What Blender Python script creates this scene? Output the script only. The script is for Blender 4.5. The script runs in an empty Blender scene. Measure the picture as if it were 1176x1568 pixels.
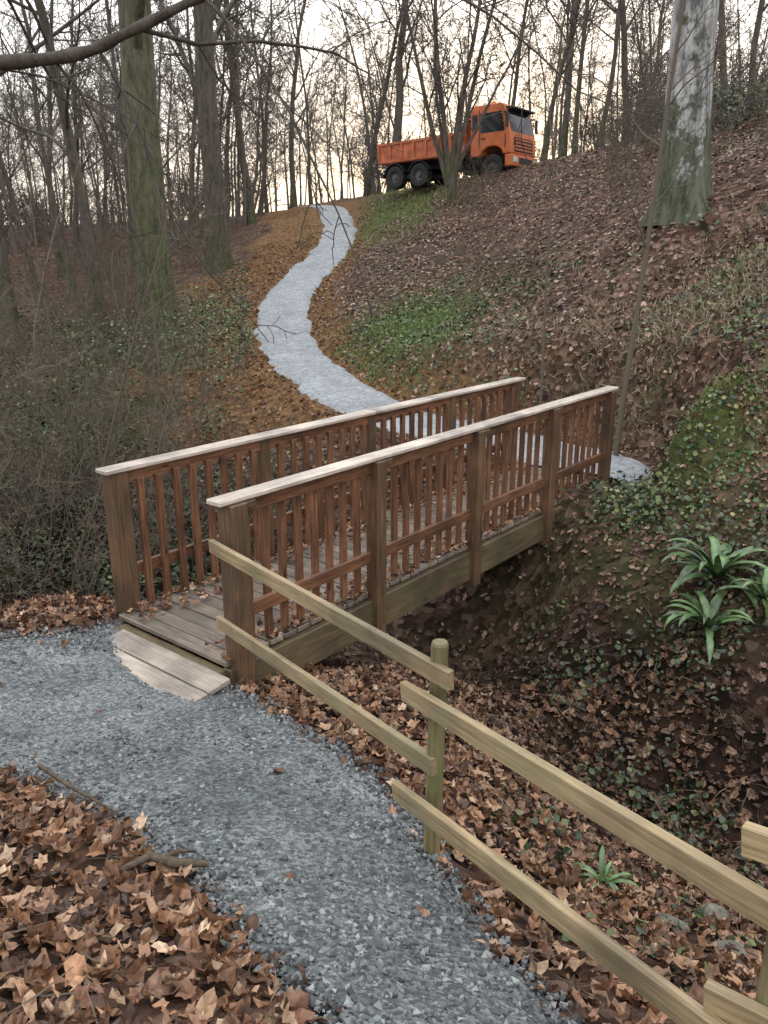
import bpy, math, random, bmesh, numpy as np
from mathutils import Vector, Matrix
rng=np.random.default_rng(7); random.seed(7)
sc=bpy.context.scene
CZ=2.72
# ------------------------------------------------------------ helpers
def link(o,parent=None):
    sc.collection.objects.link(o)
    if parent: o.parent=parent
    return o
def empty(name,loc=(0,0,0)):
    o=bpy.data.objects.new(name,None); o.location=loc; return link(o)
def mk(name,V,faces,mat=None,col=None,gc=None,smooth=False):
    me=bpy.data.meshes.new(name)
    V=np.asarray(V,dtype=np.float32)
    fl=[np.asarray(f,dtype=np.int32) for f in (faces if isinstance(faces,(list,tuple)) else [faces]) if len(f)]
    me.vertices.add(len(V)); me.vertices.foreach_set('co',V.ravel())
    nl=sum(f.size for f in fl); npoly=sum(len(f) for f in fl)
    me.loops.add(nl); me.polygons.add(npoly)
    me.loops.foreach_set('vertex_index',np.concatenate([f.ravel() for f in fl]))
    tot=np.concatenate([np.full(len(f),f.shape[1],dtype=np.int32) for f in fl])
    st=np.concatenate([[0],np.cumsum(tot)[:-1]]).astype(np.int32)
    me.polygons.foreach_set('loop_start',st)
    me.polygons.foreach_set('loop_total',tot)
    me.polygons.foreach_set('use_smooth',np.full(npoly,smooth))
    me.update(calc_edges=True)
    if col is not None:
        a=me.attributes.new('col','FLOAT_COLOR','POINT')
        c=np.ones((len(V),4),dtype=np.float32); c[:,:3]=col; a.data.foreach_set('color',c.ravel())
    if gc is not None:
        a=me.attributes.new('gc','FLOAT_VECTOR','POINT'); a.data.foreach_set('vector',np.asarray(gc,dtype=np.float32).ravel())
    if mat: me.materials.append(mat)
    return me
def obj(name,me,parent=None,loc=(0,0,0),rot=(0,0,0),scale=(1,1,1)):
    o=bpy.data.objects.new(name,me); o.location=loc; o.rotation_euler=rot; o.scale=scale
    return link(o,parent)
def ss(a,b,x):
    t=np.clip((x-a)/(b-a),0,1); return t*t*(3-2*t)
def vn(x,y,s,seed=0):
    x=np.asarray(x,dtype=float)/s; y=np.asarray(y,dtype=float)/s
    xi=np.floor(x); yi=np.floor(y); fx=x-xi; fy=y-yi
    def h(a,b):
        v=np.sin(a*127.1+b*311.7+seed*74.7)*43758.5453; return v-np.floor(v)
    fx=fx*fx*(3-2*fx); fy=fy*fy*(3-2*fy)
    return (h(xi,yi)*(1-fx)+h(xi+1,yi)*fx)*(1-fy)+(h(xi,yi+1)*(1-fx)+h(xi+1,yi+1)*fx)*fy
# ------------------------------------------------------------ materials
def newmat(name):
    m=bpy.data.materials.new(name); m.use_nodes=True
    nt=m.node_tree; b=nt.nodes['Principled BSDF']; return m,nt,b
def N(nt,t,**k):
    n=nt.nodes.new(t)
    for a,v in k.items():
        if a in n.inputs: n.inputs[a].default_value=v
        else: setattr(n,a,v)
    return n
def ramp(nt,fac,stops):
    r=nt.nodes.new('ShaderNodeValToRGB'); e=r.color_ramp.elements
    while len(e)<len(stops): e.new(0.5)
    for i,(p,c) in enumerate(stops): e[i].position=p; e[i].color=(*c,1)
    nt.links.new(fac,r.inputs[0]); return r.outputs[0]
def mix(nt,f,a,b,mode='MIX'):
    m=nt.nodes.new('ShaderNodeMix'); m.data_type='RGBA'; m.blend_type=mode
    for s,v in ((0,f),(6,a),(7,b)):
        if isinstance(v,bpy.types.NodeSocket): nt.links.new(v,m.inputs[s])
        else: m.inputs[s].default_value=v if s==0 else (*v,1)
    return m.outputs[2]
def bump(nt,b,h,st=.3,dist=.02):
    n=nt.nodes.new('ShaderNodeBump'); n.inputs['Strength'].default_value=st; n.inputs['Distance'].default_value=dist
    nt.links.new(h,n.inputs['Height']); nt.links.new(n.outputs[0],b.inputs['Normal'])
def pos(nt): return nt.nodes.new('ShaderNodeNewGeometry').outputs['Position']
def noise(nt,vec,s,det=4,rough=.6):
    n=N(nt,'ShaderNodeTexNoise',Scale=s,Detail=det,Roughness=rough)
    if vec is not None: nt.links.new(vec,n.inputs['Vector'])
    return n.outputs['Fac']
def attrmat(name,rough=.6,spec=.4,nscale=0):
    m,nt,b=newmat(name)
    a=nt.nodes.new('ShaderNodeAttribute'); a.attribute_name='col'
    c=a.outputs['Color']
    if nscale:
        f=noise(nt,pos(nt),nscale,2)
        c=mix(nt,1.0,c,ramp(nt,f,[(.3,(.6,.6,.6)),(.7,(1.3,1.3,1.3))]),'MULTIPLY')
    nt.links.new(c,b.inputs['Base Color']); b.inputs['Roughness'].default_value=rough
    b.inputs['Specular IOR Level'].default_value=spec
    return m
def woodmat(name,c1,c2,rough=.6,green=None,knots=True):
    m,nt,b=newmat(name)
    a=nt.nodes.new('ShaderNodeAttribute'); a.attribute_name='gc'
    mp=N(nt,'ShaderNodeMapping'); mp.inputs['Scale'].default_value=(1.2,26,26)
    nt.links.new(a.outputs['Vector'],mp.inputs['Vector'])
    f=noise(nt,mp.outputs[0],2.5,5,.7)
    c=ramp(nt,f,[(.32,c1),(.66,c2)])
    f2=noise(nt,a.outputs['Vector'],1.6,4)
    c=mix(nt,1.0,c,ramp(nt,f2,[(.32,(.5,.5,.52)),(.68,(1.3,1.26,1.2))]),'MULTIPLY')
    if green:
        f3=noise(nt,pos(nt),3.0,4)
        g=ramp(nt,f3,[(.5,(0,0,0)),(.7,(.6,.6,.6))])
        c=mix(nt,g,c,green)
    if knots:
        v=N(nt,'ShaderNodeTexVoronoi',Scale=1.0); mp2=N(nt,'ShaderNodeMapping'); mp2.inputs['Scale'].default_value=(2.2,7,7)
        nt.links.new(a.outputs['Vector'],mp2.inputs['Vector']); nt.links.new(mp2.outputs[0],v.inputs['Vector'])
        c=mix(nt,1.0,c,ramp(nt,v.outputs['Distance'],[(.04,(.3,.25,.22)),(.12,(1,1,1))]),'MULTIPLY')
    nt.links.new(c,b.inputs['Base Color']); b.inputs['Roughness'].default_value=rough
    bump(nt,b,f,.45,.005)
    return m
def plain(name,c,rough=.5,metal=0,var=.25,scale=4,spec=.5):
    m,nt,b=newmat(name)
    f=noise(nt,pos(nt),scale,5)
    k=ramp(nt,f,[(.3,(1-var,)*3),(.7,(1+var*.5,)*3)])
    cc=mix(nt,1.0,c,k,'MULTIPLY')
    nt.links.new(cc,b.inputs['Base Color']); b.inputs['Roughness'].default_value=rough; b.inputs['Metallic'].default_value=metal
    b.inputs['Specular IOR Level'].default_value=spec
    return m
def simple(name,c,rough=.9):
    m,nt,b=newmat(name); b.inputs['Base Color'].default_value=(*c,1); b.inputs['Roughness'].default_value=rough; b.inputs['Specular IOR Level'].default_value=.1; return m
def barkmat(name,c1,c2,moss=None,mosslow=None,sc_=6,streak=(1,1,.25),mossthr=(.5,.62),bs=.6,mh=.16,rng_=(.34,.64),ml=-.12):
    m,nt,b=newmat(name)
    tc=nt.nodes.new('ShaderNodeTexCoord'); mp=N(nt,'ShaderNodeMapping'); mp.inputs['Scale'].default_value=streak
    nt.links.new(tc.outputs['Object'],mp.inputs['Vector'])
    f=noise(nt,mp.outputs[0],sc_,6,.75)
    c=ramp(nt,f,[(rng_[0],c1),(rng_[1],c2)])
    if moss:
        f2=noise(nt,tc.outputs['Object'],1.9,6,.75)
        if mosslow is not None:
            sx=nt.nodes.new('ShaderNodeSeparateXYZ'); nt.links.new(tc.outputs['Object'],sx.inputs[0])
            mr=N(nt,'ShaderNodeMapRange'); mr.inputs[1].default_value=0; mr.inputs[2].default_value=mosslow; mr.inputs[3].default_value=mh; mr.inputs[4].default_value=ml
            nt.links.new(sx.outputs['Z'],mr.inputs[0])
            ad=N(nt,'ShaderNodeMath',operation='ADD'); nt.links.new(f2,ad.inputs[0]); nt.links.new(mr.outputs[0],ad.inputs[1]); f2=ad.outputs[0]
        mc=mix(nt,1.0,moss,ramp(nt,f,[(.35,(.45,.45,.45)),(.65,(1.4,1.4,1.4))]),'MULTIPLY')
        c=mix(nt,ramp(nt,f2,[(mossthr[0],(0,0,0)),(mossthr[1],(.85,.85,.85))]),c,mc)
    nt.links.new(c,b.inputs['Base Color']); b.inputs['Roughness'].default_value=.85; b.inputs['Specular IOR Level'].default_value=.2
    bump(nt,b,f,bs,.05)
    return m
# ------------------------------------------------------------ terrain height
C=np.array([
(-2.88,19,.3),(-3.75,18,.15),(-5.7,25,1.0),(-5.07,30,2.5),(-4.5,40,4.4),(-5.08,16,-.15),(-5.47,12,-.9),(-8.65,22,-.06),(-13.4,35,1.3),(-22.5,60,4.6),(-13,50,4.3),
(.16,17,.6),(.2,21,1.4),(.26,28,2.65),(.33,36,4.45),(1.53,38.8,5.72),(4.1,35.8,6.05),(5.9,34,6.2),(1.8,20.5,1.9),(1.36,15,.83),(2.3,13.5,1.1),(3.3,20,2.66),(4.5,28,4.7),
(3.1,12.4,.75),(3.9,12.5,1.14),(5.5,16,3.55),(4.9,12,1.78),(5.6,14,2.7),(4.35,9.5,1.2),(10.5,24,6.05),(7.6,28,6.0),(3.6,9.2,.7),(3.2,9.3,.23),(3.3,7.5,-.15),(2.1,7.8,-.42),
(1.63,7,-.95),(2.33,6.2,-1.05),(3.15,6.3,-.35),(2.54,5.2,-1.35),(1.82,5.3,-1.35),(2.5,4.4,-1.15),(1.0,5,-.7),(.57,5.6,-.55),(.82,4,-.43),(1.0,3.2,-.38),(1.37,2.9,-.27),(1.37,2.2,.06),(.35,3.15,.06),(-.4,5.1,-.26),
(-.76,16,.12),(-1.76,18.5,.38),(-2.62,21.5,.86),(-2.91,25,1.52),(-2.55,29,2.3),(-1.89,33.5,3.25),(-1.98,38,4.14),(-2.78,44,5.2),(-4.5,52,5.7),
(2.84,38.5,5.85),(4.8,37,6.05),(1.2,7.9,-1.5),(.2,7.1,-1.25),(-1,9.2,-1.5),(-3.5,10,-1.6),(-7,9.5,-1.8),(-2.5,6.2,-.07),(-4.5,6.1,-.02),(-3.2,7.2,-.7),(-6,7.0,-.4),(1.9,9.6,-.15),(1.0,10.5,-.1),(-.5,12,-.3),(-2.5,13.5,-.6),
(-1.5,5.0,-.1),(-.84,4.7,-.1),(-.1,3.8,.05),(.1,2.9,.2),(.2,2.2,.42),(.25,1.7,.62),(.4,.8,.88),(0,0,1.0),(-3,4.3,.05),(-4.5,3.0,.6),(-1.5,2.3,.6),(-.9,2.2,.56),(-.9,1.3,.85),(-2.8,2.0,1.0),(-2.2,3.1,.35),
(0,-5,1.3),(5,-5,.2),(5,2,-.9),(6,0,-.6),(6,6,.2),(8,9,2.5),(2.6,0,.3),(-5,-2,1.8),
(8,16,4.6),(14,20,7.2),(-12,16,-.6),(-12,10,-1.4),(-14,4,.6),(-20,30,1.6),(20,30,9),(15,10,6),(20,50,9.5),(5,60,7.5),(-8,75,6.5),(15,90,9),(-40,90,6),(-40,20,3),(40,20,11),(40,0,6),(-30,0,3),(0,-40,4),(40,-40,4),(-40,-40,4),
(0,150,9),(90,150,12),(-90,150,8),(120,20,14),(-120,20,8),(-120,-80,8),(120,-80,8),(0,-120,8),(-160,300,8),(0,300,10),(160,300,12)],dtype=float)
cx=C[:,0];cy=C[:,1]
def phi(dx,dy): return np.sqrt(dx*dx+dy*dy+.5)
A=phi(cx[:,None]-cx[None],cy[:,None]-cy[None])
n=len(C); Pm=np.stack([np.ones(n),cx,cy],1)
M=np.zeros((n+3,n+3)); M[:n,:n]=A-np.eye(n)*.03; M[:n,n:]=Pm; M[n:,:n]=Pm.T
sol=np.linalg.solve(M,np.concatenate([C[:,2],[0,0,0]]))
def Hmq(x,y):
    x=np.asarray(x,float).ravel(); y=np.asarray(y,float).ravel(); out=np.empty(len(x))
    for i in range(0,len(x),20000):
        a=x[i:i+20000];b=y[i:i+20000]
        out[i:i+20000]=phi(a[:,None]-cx[None],b[:,None]-cy[None])@sol[:n]+sol[n]+sol[n+1]*a+sol[n+2]*b
    return out
NEAR=np.array([(.594,1.78),(.46,2.35),(.27,2.99),(.106,3.45),(-.295,4.02),(-.84,4.73),(-1.1,5.1),(-2.1,5.95),(-2.3,5.6),(-2.85,5.4),(-6,5.7),(-12,6),(-12,4.2),(-6,4.1),(-3,3.85),(-1.98,3.56),(-1.73,3.44),(-1.1,2.89),(-.61,2.34),(-.2,1.74),(-.05,1),(0,0),(-.3,-4),(1.2,-4),(.85,0),(.72,1.0)])
FAR=np.array([(2.55,10.35,-.03),(3.0,10.9,-.03),(2.38,11.8,-.03),(1.4,12.8,-.02),(.37,14,0),(-.76,16,.12),(-1.76,18.5,.38),(-2.62,21.5,.86),(-2.95,25,1.52),(-2.55,29,2.3),(-1.95,33.5,3.25),(-1.98,38,4.14),(-2.78,44,5.2),(-4.5,52,5.75)])
def crom(P,k=8):
    P=np.asarray(P,float); Q=np.vstack([2*P[0]-P[1],P,2*P[-1]-P[-2]]); out=[]
    for i in range(len(P)-1):
        p0,p1,p2,p3=Q[i:i+4]
        for t in np.linspace(0,1,k,endpoint=False):
            out.append(.5*((2*p1)+(-p0+p2)*t+(2*p0-5*p1+4*p2-p3)*t*t+(-p0+3*p1-3*p2+p3)*t**3))
    out.append(P[-1]); return np.array(out)
FARD=crom(FAR,6)
def segd(x,y,P,closed=False):
    best=np.full(len(x),1e9); bi=np.zeros(len(x)); k=len(P); side=np.zeros(len(x))
    for i in range(k if closed else k-1):
        a=P[i];b=P[(i+1)%k]; dx=b[0]-a[0];dy=b[1]-a[1]
        t=np.clip(((x-a[0])*dx+(y-a[1])*dy)/(dx*dx+dy*dy),0,1)
        d=np.hypot(x-a[0]-t*dx,y-a[1]-t*dy); m=d<best
        best[m]=d[m]; bi[m]=i+t[m]
        side[m]=np.sign(dx*(y-a[1])-dy*(x-a[0]))[m]
    return best,bi,side
def inpoly(x,y,P):
    c=np.zeros(len(x),bool); j=len(P)-1
    for i in range(len(P)):
        m=((P[i][1]>y)!=(P[j][1]>y))
        with np.errstate(all='ignore'):
            m&=x<(P[j][0]-P[i][0])*(y-P[i][1])/(P[j][1]-P[i][1]+1e-12)+P[i][0]
        c^=m; j=i
    return c
def nearsd(x,y):
    d,_,_=segd(x,y,NEAR,True); return np.where(inpoly(x,y,NEAR),-d,d)+ (vn(x,y,.25,3)-.5)*.14+(vn(x,y,.07,5)-.5)*.06
def fard(x,y):
    d,bi,s=segd(x,y,FARD[:,:2])
    z=np.interp(bi,np.arange(len(FARD)),FARD[:,2])
    return d-.74+(vn(x,y,.9,9)-.5)*.2,z,s,bi
def Hfull(x,y):
    x=np.asarray(x,float).ravel(); y=np.asarray(y,float).ravel()
    h=Hmq(x,y)
    nd=nearsd(x,y); fd,fz,s,bi=fard(x,y)
    wf=1-ss(0.1,1.1,fd)
    h=h*(1-wf)+fz*wf
    pd=np.minimum(nd,fd)
    k=ss(0.0,.6,pd)
    h=h+k*((vn(x,y,.45,1)-.5)*.10+(vn(x,y,1.3,2)-.5)*.18+(vn(x,y,.17,4)-.5)*.03)
    q=np.exp(-(((x-3.72)/.46)**2+((y-9.0)/.40)**2)**2.2)
    h=h+q*(.42+(vn(x,y,.16,71)-.5)*.22)
    h=h+np.where(s<0,ss(.05,.35,fd)*(1-ss(.8,2.2,fd))*.15,-(ss(.1,.8,fd)*(1-ss(1,3,fd))*.08)+ss(.1,.5,fd)*(vn(x,y,.35,72)-.5)*.14*(1-ss(2,3,fd)))*(fd<3)
    return h,nd,fd,s,bi
def H(x,y): return Hfull(np.atleast_1d(x),np.atleast_1d(y))[0]
def H1(x,y): return float(H(x,y)[0])
def normals(x,y,e=.08):
    h=H(x,y); hx=(H(x+e,y)-h)/e; hy=(H(x,y+e)-h)/e
    nn=np.stack([-hx,-hy,np.ones(len(h))],1); nn/=np.linalg.norm(nn,axis=1)[:,None]
    return h,nn
def axis(a,b,st,lo,hi,g=1.12):
    v=list(np.arange(a,b,st)); s=st; p=v[-1]
    while p<hi: s*=g; p+=s; v.append(p)
    s=st; p=a; L=[]
    while p>lo: s*=g; p-=s; L.append(p)
    return np.array(L[::-1]+v)
xs=axis(-7,8.5,.075,-420,420,1.09)
ys=axis(0,13.5,.075,-200,13.4,1.12)
ys=ys[ys<13.5]; yl=list(ys); s=.08; p=yl[-1]
while p<520: s=min(s*1.03,.35) if p<50 else s*1.1; p+=s; yl.append(p)
ys=np.array(yl)
X,Y=np.meshgrid(xs,ys); x=X.ravel(); y=Y.ravel()
h,nd,fd,sd,bi=Hfull(x,y)
pd=np.minimum(nd,fd)
earth=np.where(sd>0,(1-ss(1.2+vn(x,y,1.5,6)*2.2,2.0+vn(x,y,1.5,6)*3.0,fd)),(1-ss(.2,.9+vn(x,y,2,8)*.6,fd)))*ss(13.0,14.5,y)
earth=np.clip(earth*(.75+.6*vn(x,y,.3,14)),0,1)
def blob(x,y,c,r): return np.exp(-(((x-c[0])/r[0])**2+((y-c[1])/r[1])**2))
green=1.2*blob(x,y,(.5,19),(1.5,2.6))+blob(x,y,(0.1,36),(2.2,4))+.5*blob(x,y,(4.6,12.8),(1.6,1.2))*vn(x,y,.5,12)+.8*blob(x,y,(-6,17),(3,6))+.5*blob(x,y,(2.6,7.5),(1.5,1.5))+1.2*blob(x,y,(3.72,9.0),(.6,.5))
green=np.clip(green*ss(.35,.6,vn(x,y,.5,13)*.7+.3*vn(x,y,.15,15)+.2),0,1)*(1-earth)
def dark_soil_shade(x,y): return np.clip(1.2*blob(x,y,(1.7,6.2),(1.6,1.5))+.8*blob(x,y,(2.9,4.6),(1.4,1.2))+1.0*blob(x,y,(-4,10.5),(4,2.5))+.6*blob(x,y,(-8,14),(5,4)),0,1)  # dark ditch soil, plus ditch and thicket shade painted into ground and leaf colours
soil_shade=dark_soil_shade(x,y)
z=h-.03*(pd<.0)
nx=len(xs);ny=len(ys)
idx=np.arange(nx*ny).reshape(ny,nx)
F=np.stack([idx[:-1,:-1].ravel(),idx[:-1,1:].ravel(),idx[1:,1:].ravel(),idx[1:,:-1].ravel()],1)
m,nt,b=newmat('leaf_litter_ground')
a=nt.nodes.new('ShaderNodeAttribute'); a.attribute_name='col'
sp=nt.nodes.new('ShaderNodeSeparateColor'); nt.links.new(a.outputs['Color'],sp.inputs[0])
P_=pos(nt)
v=N(nt,'ShaderNodeTexVoronoi',Scale=11.0); nt.links.new(P_,v.inputs['Vector'])
s2=nt.nodes.new('ShaderNodeSeparateColor'); nt.links.new(v.outputs['Color'],s2.inputs[0])
leaf=ramp(nt,s2.outputs[0],[(0,(.03,.019,.013)),(.35,(.08,.047,.033)),(.7,(.14,.083,.06)),(1,(.25,.17,.13))])
nz=noise(nt,P_,1.1,4)
leaf=mix(nt,1.0,leaf,ramp(nt,nz,[(.3,(.5,.5,.5)),(.7,(1.15,1.1,1.1))]),'MULTIPLY')
ne=noise(nt,P_,7,5,.8)
earthc=ramp(nt,ne,[(.35,(.055,.032,.017)),(.5,(.17,.095,.045)),(.68,(.34,.20,.10))])
c=mix(nt,sp.outputs[0],leaf,earthc)
gc_=ramp(nt,ne,[(.3,(.025,.035,.012)),(.7,(.11,.14,.045))])
c=mix(nt,sp.outputs[1],c,gc_)
c=mix(nt,sp.outputs[2],c,mix(nt,1.0,c,(.22,.2,.19),'MULTIPLY'))  # darkens the ground by the soil and painted shade mask
nt.links.new(c,b.inputs['Base Color']); b.inputs['Roughness'].default_value=.9; b.inputs['Specular IOR Level'].default_value=.12
hh=N(nt,'ShaderNodeMath',operation='MULTIPLY_ADD'); nt.links.new(v.outputs['Distance'],hh.inputs[0]); hh.inputs[1].default_value=.5; nt.links.new(ne,hh.inputs[2])
bump(nt,b,hh.outputs[0],.9,.08)
obj('ground',mk('ground',np.stack([x,y,z],1),F,m,col=np.stack([earth,green,soil_shade],1),smooth=True))
# ------------------------------------------------------------ gravel path
m,nt,b=newmat('crushed_stone'); P_=pos(nt)
v=N(nt,'ShaderNodeTexVoronoi',Scale=60.0); nt.links.new(P_,v.inputs['Vector'])
s2=nt.nodes.new('ShaderNodeSeparateColor'); nt.links.new(v.outputs['Color'],s2.inputs[0])
c=ramp(nt,s2.outputs[0],[(0,(.07,.078,.083)),(.5,(.135,.148,.152)),(1,(.25,.268,.27))])
nl=noise(nt,P_,1.4,5,.65)
c=mix(nt,1.0,c,ramp(nt,nl,[(.35,(.65,.66,.67)),(.65,(1.35,1.32,1.28))]),'MULTIPLY')
nt.links.new(c,b.inputs['Base Color']); b.inputs['Roughness'].default_value=.8; b.inputs['Specular IOR Level'].default_value=.3
bump(nt,b,v.outputs['Distance'],.8,.015)
gravel=m
def patch(x0,x1,y0,y1,st,lift=.012):
    gx=np.arange(x0,x1,st); gy=np.arange(y0,y1,st); X,Y=np.meshgrid(gx,gy); x=X.ravel();y=Y.ravel()
    h,nd,fd,s,bi=Hfull(x,y); d=nd
    z=h+lift*(1-ss(-.12,0.02,d))*1.6-.012+(vn(x,y,.06,20)-.5)*.012
    keep=(d<.03).reshape(Y.shape)
    q=keep[:-1,:-1]&keep[1:,:-1]&keep[:-1,1:]&keep[1:,1:]
    idx=np.arange(len(x)).reshape(X.shape)
    F=np.stack([idx[:-1,:-1][q],idx[:-1,1:][q],idx[1:,1:][q],idx[1:,:-1][q]],1)
    u,inv=np.unique(F,return_inverse=True)
    return np.stack([x,y,z],1)[u],inv.reshape(F.shape)
pv,pf=patch(-7,1.4,-1,6.2,.04)
obj('gravel_path',mk('gravel_path',pv,pf,gravel,smooth=True))
m,nt,b=newmat('pale_stone_dust'); P_=pos(nt)
nl=noise(nt,P_,1.3,7,.85)
v=N(nt,'ShaderNodeTexVoronoi',Scale=22.0); nt.links.new(P_,v.inputs['Vector'])
s2=nt.nodes.new('ShaderNodeSeparateColor'); nt.links.new(v.outputs['Color'],s2.inputs[0])
c=ramp(nt,nl,[(.34,(.20,.212,.222)),(.64,(.34,.355,.37))])
c=mix(nt,1.0,c,ramp(nt,s2.outputs[0],[(0,(.65,.65,.65)),(1,(1.2,1.2,1.2))]),'MULTIPLY')
nt.links.new(c,b.inputs['Base Color']); b.inputs['Roughness'].default_value=.85
bump(nt,b,nl,.5,.04)
RB=crom(FAR,40); tg=np.gradient(RB[:,:2],axis=0); tg/=np.linalg.norm(tg,axis=1)[:,None]; nrm=np.stack([-tg[:,1],tg[:,0]],1)
K=13; V=[];q=np.linspace(-1,1,K)
for i,p in enumerate(RB):
    wl=.76+(vn(p[1],0,.9,81)-.5)*.28+(vn(i,0,2.2,82)-.5)*.14; wr=.76+(vn(p[1],5,.9,83)-.5)*.28+(vn(i,0,2.2,84)-.5)*.14
    for u_ in q:
        w=wl if u_>0 else wr; V.append((p[0]+nrm[i,0]*u_*w,p[1]+nrm[i,1]*u_*w,0))
V=np.array(V); hz=H(V[:,0],V[:,1]); uq=np.tile(q,len(RB)); V[:,2]=hz+.03*(1-uq**2)+.035-.07*(np.abs(uq)>.99)+(vn(V[:,0],V[:,1],.2,85)-.5)*.03
ii=np.arange(len(RB)*K).reshape(-1,K); F=np.stack([ii[:-1,:-1].ravel(),ii[:-1,1:].ravel(),ii[1:,1:].ravel(),ii[1:,:-1].ravel()],1)
obj('winding_path',mk('winding_path',V,F,m,smooth=True))
# ------------------------------------------------------------ scatter
def scatter(name,P,Nn,size,tmpls,tris,col,mat,tilt=.3,parent=None,curl=.0,smooth=False):
    n=len(P); k=len(tmpls[0])
    T=np.array(tmpls,float)[rng.integers(0,len(tmpls),n)]
    if curl:
        T=T.copy(); r2=(T[:,:,0]**2+T[:,:,1]**2); T[:,:,2]+=r2*rng.uniform(-curl*.4,curl,(n,1))+T[:,:,0]*T[:,:,1]*rng.uniform(-curl,curl,(n,1))
        T[:,:,2]+=rng.normal(0,.04,T[:,:,2].shape)
    Z=Nn+rng.normal(0,1,(n,3))*(np.asarray(tilt).reshape(-1,1) if np.ndim(tilt) else tilt); Z/=np.linalg.norm(Z,axis=1)[:,None]
    R=rng.normal(0,1,(n,3)); Xa=np.cross(R,Z); Xa/=np.linalg.norm(Xa,axis=1)[:,None]; Ya=np.cross(Z,Xa)
    S=np.asarray(size).reshape(-1,1,1)
    V=P[:,None,:]+S*(T[:,:,0:1]*Xa[:,None]+T[:,:,1:2]*Ya[:,None]+T[:,:,2:3]*Z[:,None])
    Fs=[]
    for f in tris:
        f=np.asarray(f); Fs.append((f[None]+(np.arange(n)*k)[:,None,None]).reshape(-1,f.shape[1]))
    cc=np.repeat(col,k,axis=0)
    return obj(name,mk(name,V.reshape(-1,3),Fs,mat,col=cc,smooth=smooth),parent)
def leafA(w,fold): return [(-.5,0,0),(-.22,w*.8,fold),(.15,w,fold),(.5,0,0),(.15,-w,fold),(-.22,-w*.8,fold),(0,0,0)]
trA=[np.array([(0,6,1),(1,6,2),(2,6,3),(3,6,4),(4,6,5),(5,6,0)])]
tA=[leafA(.27,.08),leafA(.33,.02),leafA(.24,.14),leafA(.3,-.06)]
def leafB(r):
    out=[]; deep=r.uniform(.33,.45); asp=r.uniform(.55,.85)
    for i in range(12):
        a=i/12*2*math.pi+r.uniform(-.14,.14); rad=(.5 if i%2==0 else deep)*r.uniform(.8,1.12)
        if i==0: rad=.56
        out.append((math.cos(a)*rad,math.sin(a)*rad*asp,r.uniform(-.09,.17)))
    out.append((0,0,-.05)); return out
rr=random.Random(3)
tB=[leafB(rr) for _ in range(24)]
trB=[np.array([(i,(i+1)%12,12) for i in range(12)])]
PAL=np.array([(.25,.13,.072),(.32,.175,.098),(.17,.083,.046),(.38,.24,.148),(.10,.053,.033),(.23,.125,.078),(.47,.33,.22),(.06,.034,.024)])
def lcol(n,scale=1.0,pink=0):
    c=PAL[rng.choice(len(PAL),n,p=[.17,.16,.16,.14,.13,.1,.07,.07])]*rng.uniform(.55,1.25,(n,1))*scale
    c=c*(1-pink)+pink*np.stack([c[:,0]*.92,c[:,0]*.63,c[:,0]*.54],1); return c
leafm=attrmat('dry_leaf',.48,spec=.38,nscale=45)
def region(x0,x1,y0,y1,dens): 
    n=int((x1-x0)*(y1-y0)*dens); return rng.uniform(x0,x1,n),rng.uniform(y0,y1,n)
B0=np.array([-1.08,5.13]); U=np.array([.625,.7806]); Vv=np.array([-.7806,.625]); BL=6.24
def bloc(x,y): 
    dx=x-B0[0];dy=y-B0[1]; return dx*U[0]+dy*U[1], dx*Vv[0]+dy*Vv[1]
def under_bridge(x,y,m=.0):
    s,t=bloc(x,y); return (s>-.6)&(s<BL+.1)&(t>-.1-m)&(t<1.4+m)
x,y=region(-4,2.8,.6,6.6,560)
h,nn=normals(x,y); ndv=nearsd(x,y)
cl=vn(x,y,.35,30)
edge=ss(-.05,.10,ndv)
dens=np.where(ndv<0,.004+.06*(ndv>-.1),0)+edge*np.where((y>3.2)&(x<1.2)|(x<0),1,.4+.5*cl)
keep=(rng.uniform(0,1,len(x))<dens)&~under_bridge(x,y)
x,y,h,nn=x[keep],y[keep],h[keep],nn[keep]; k=len(x)
nq=nearsd(x,y)
P=np.stack([x,y,h+rng.uniform(.005,.055,k)*np.where(nq>.05,1,.3)],1)
scatter('leaf_litter',P,nn,rng.uniform(.045,.115,k),tB,trB,lcol(k,1.1)*(1-.5*dark_soil_shade(x,y)[:,None]),leafm,tilt=.55,curl=1.2)
x,y=region(-7,9,4,14.5,230)
h,nn=normals(x,y); _,nd,fd,_,_=Hfull(x,y)
keep=(np.minimum(nd,fd)>.05)&~((y<6.6)&(x<2.8)&(rng.uniform(0,1,len(x))<.8))&(rng.uniform(0,1,len(x))<.3+.7*vn(x,y,.6,31))&~(under_bridge(x,y)&(rng.uniform(0,1,len(x))<.6))&~((x<-1)&(y>8)&(rng.uniform(0,1,len(x))<.6))
x,y,h,nn=x[keep],y[keep],h[keep],nn[keep];k=len(x)
P=np.stack([x,y,h+rng.uniform(.0,.04,k)],1)
scatter('leaf_litter',P,nn,rng.uniform(.05,.11,k),tB,trB,lcol(k,.9,.3)*(1-.65*dark_soil_shade(x,y)[:,None]),leafm,tilt=.5,curl=.9)
x,y=region(-4,17,12,40,75)
h,nn=normals(x,y); _,nd,fd,sdd,_=Hfull(x,y)
keep=(fd>.1)&((sdd<0)|(rng.uniform(0,1,len(x))<.15))&(x<.5*y+1)&(rng.uniform(0,1,len(x))<.25+.75*vn(x,y,1.2,33))
x,y,h,nn=x[keep],y[keep],h[keep],nn[keep];k=len(x)
P=np.stack([x,y,h+rng.uniform(.0,.04,k)],1)
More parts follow.
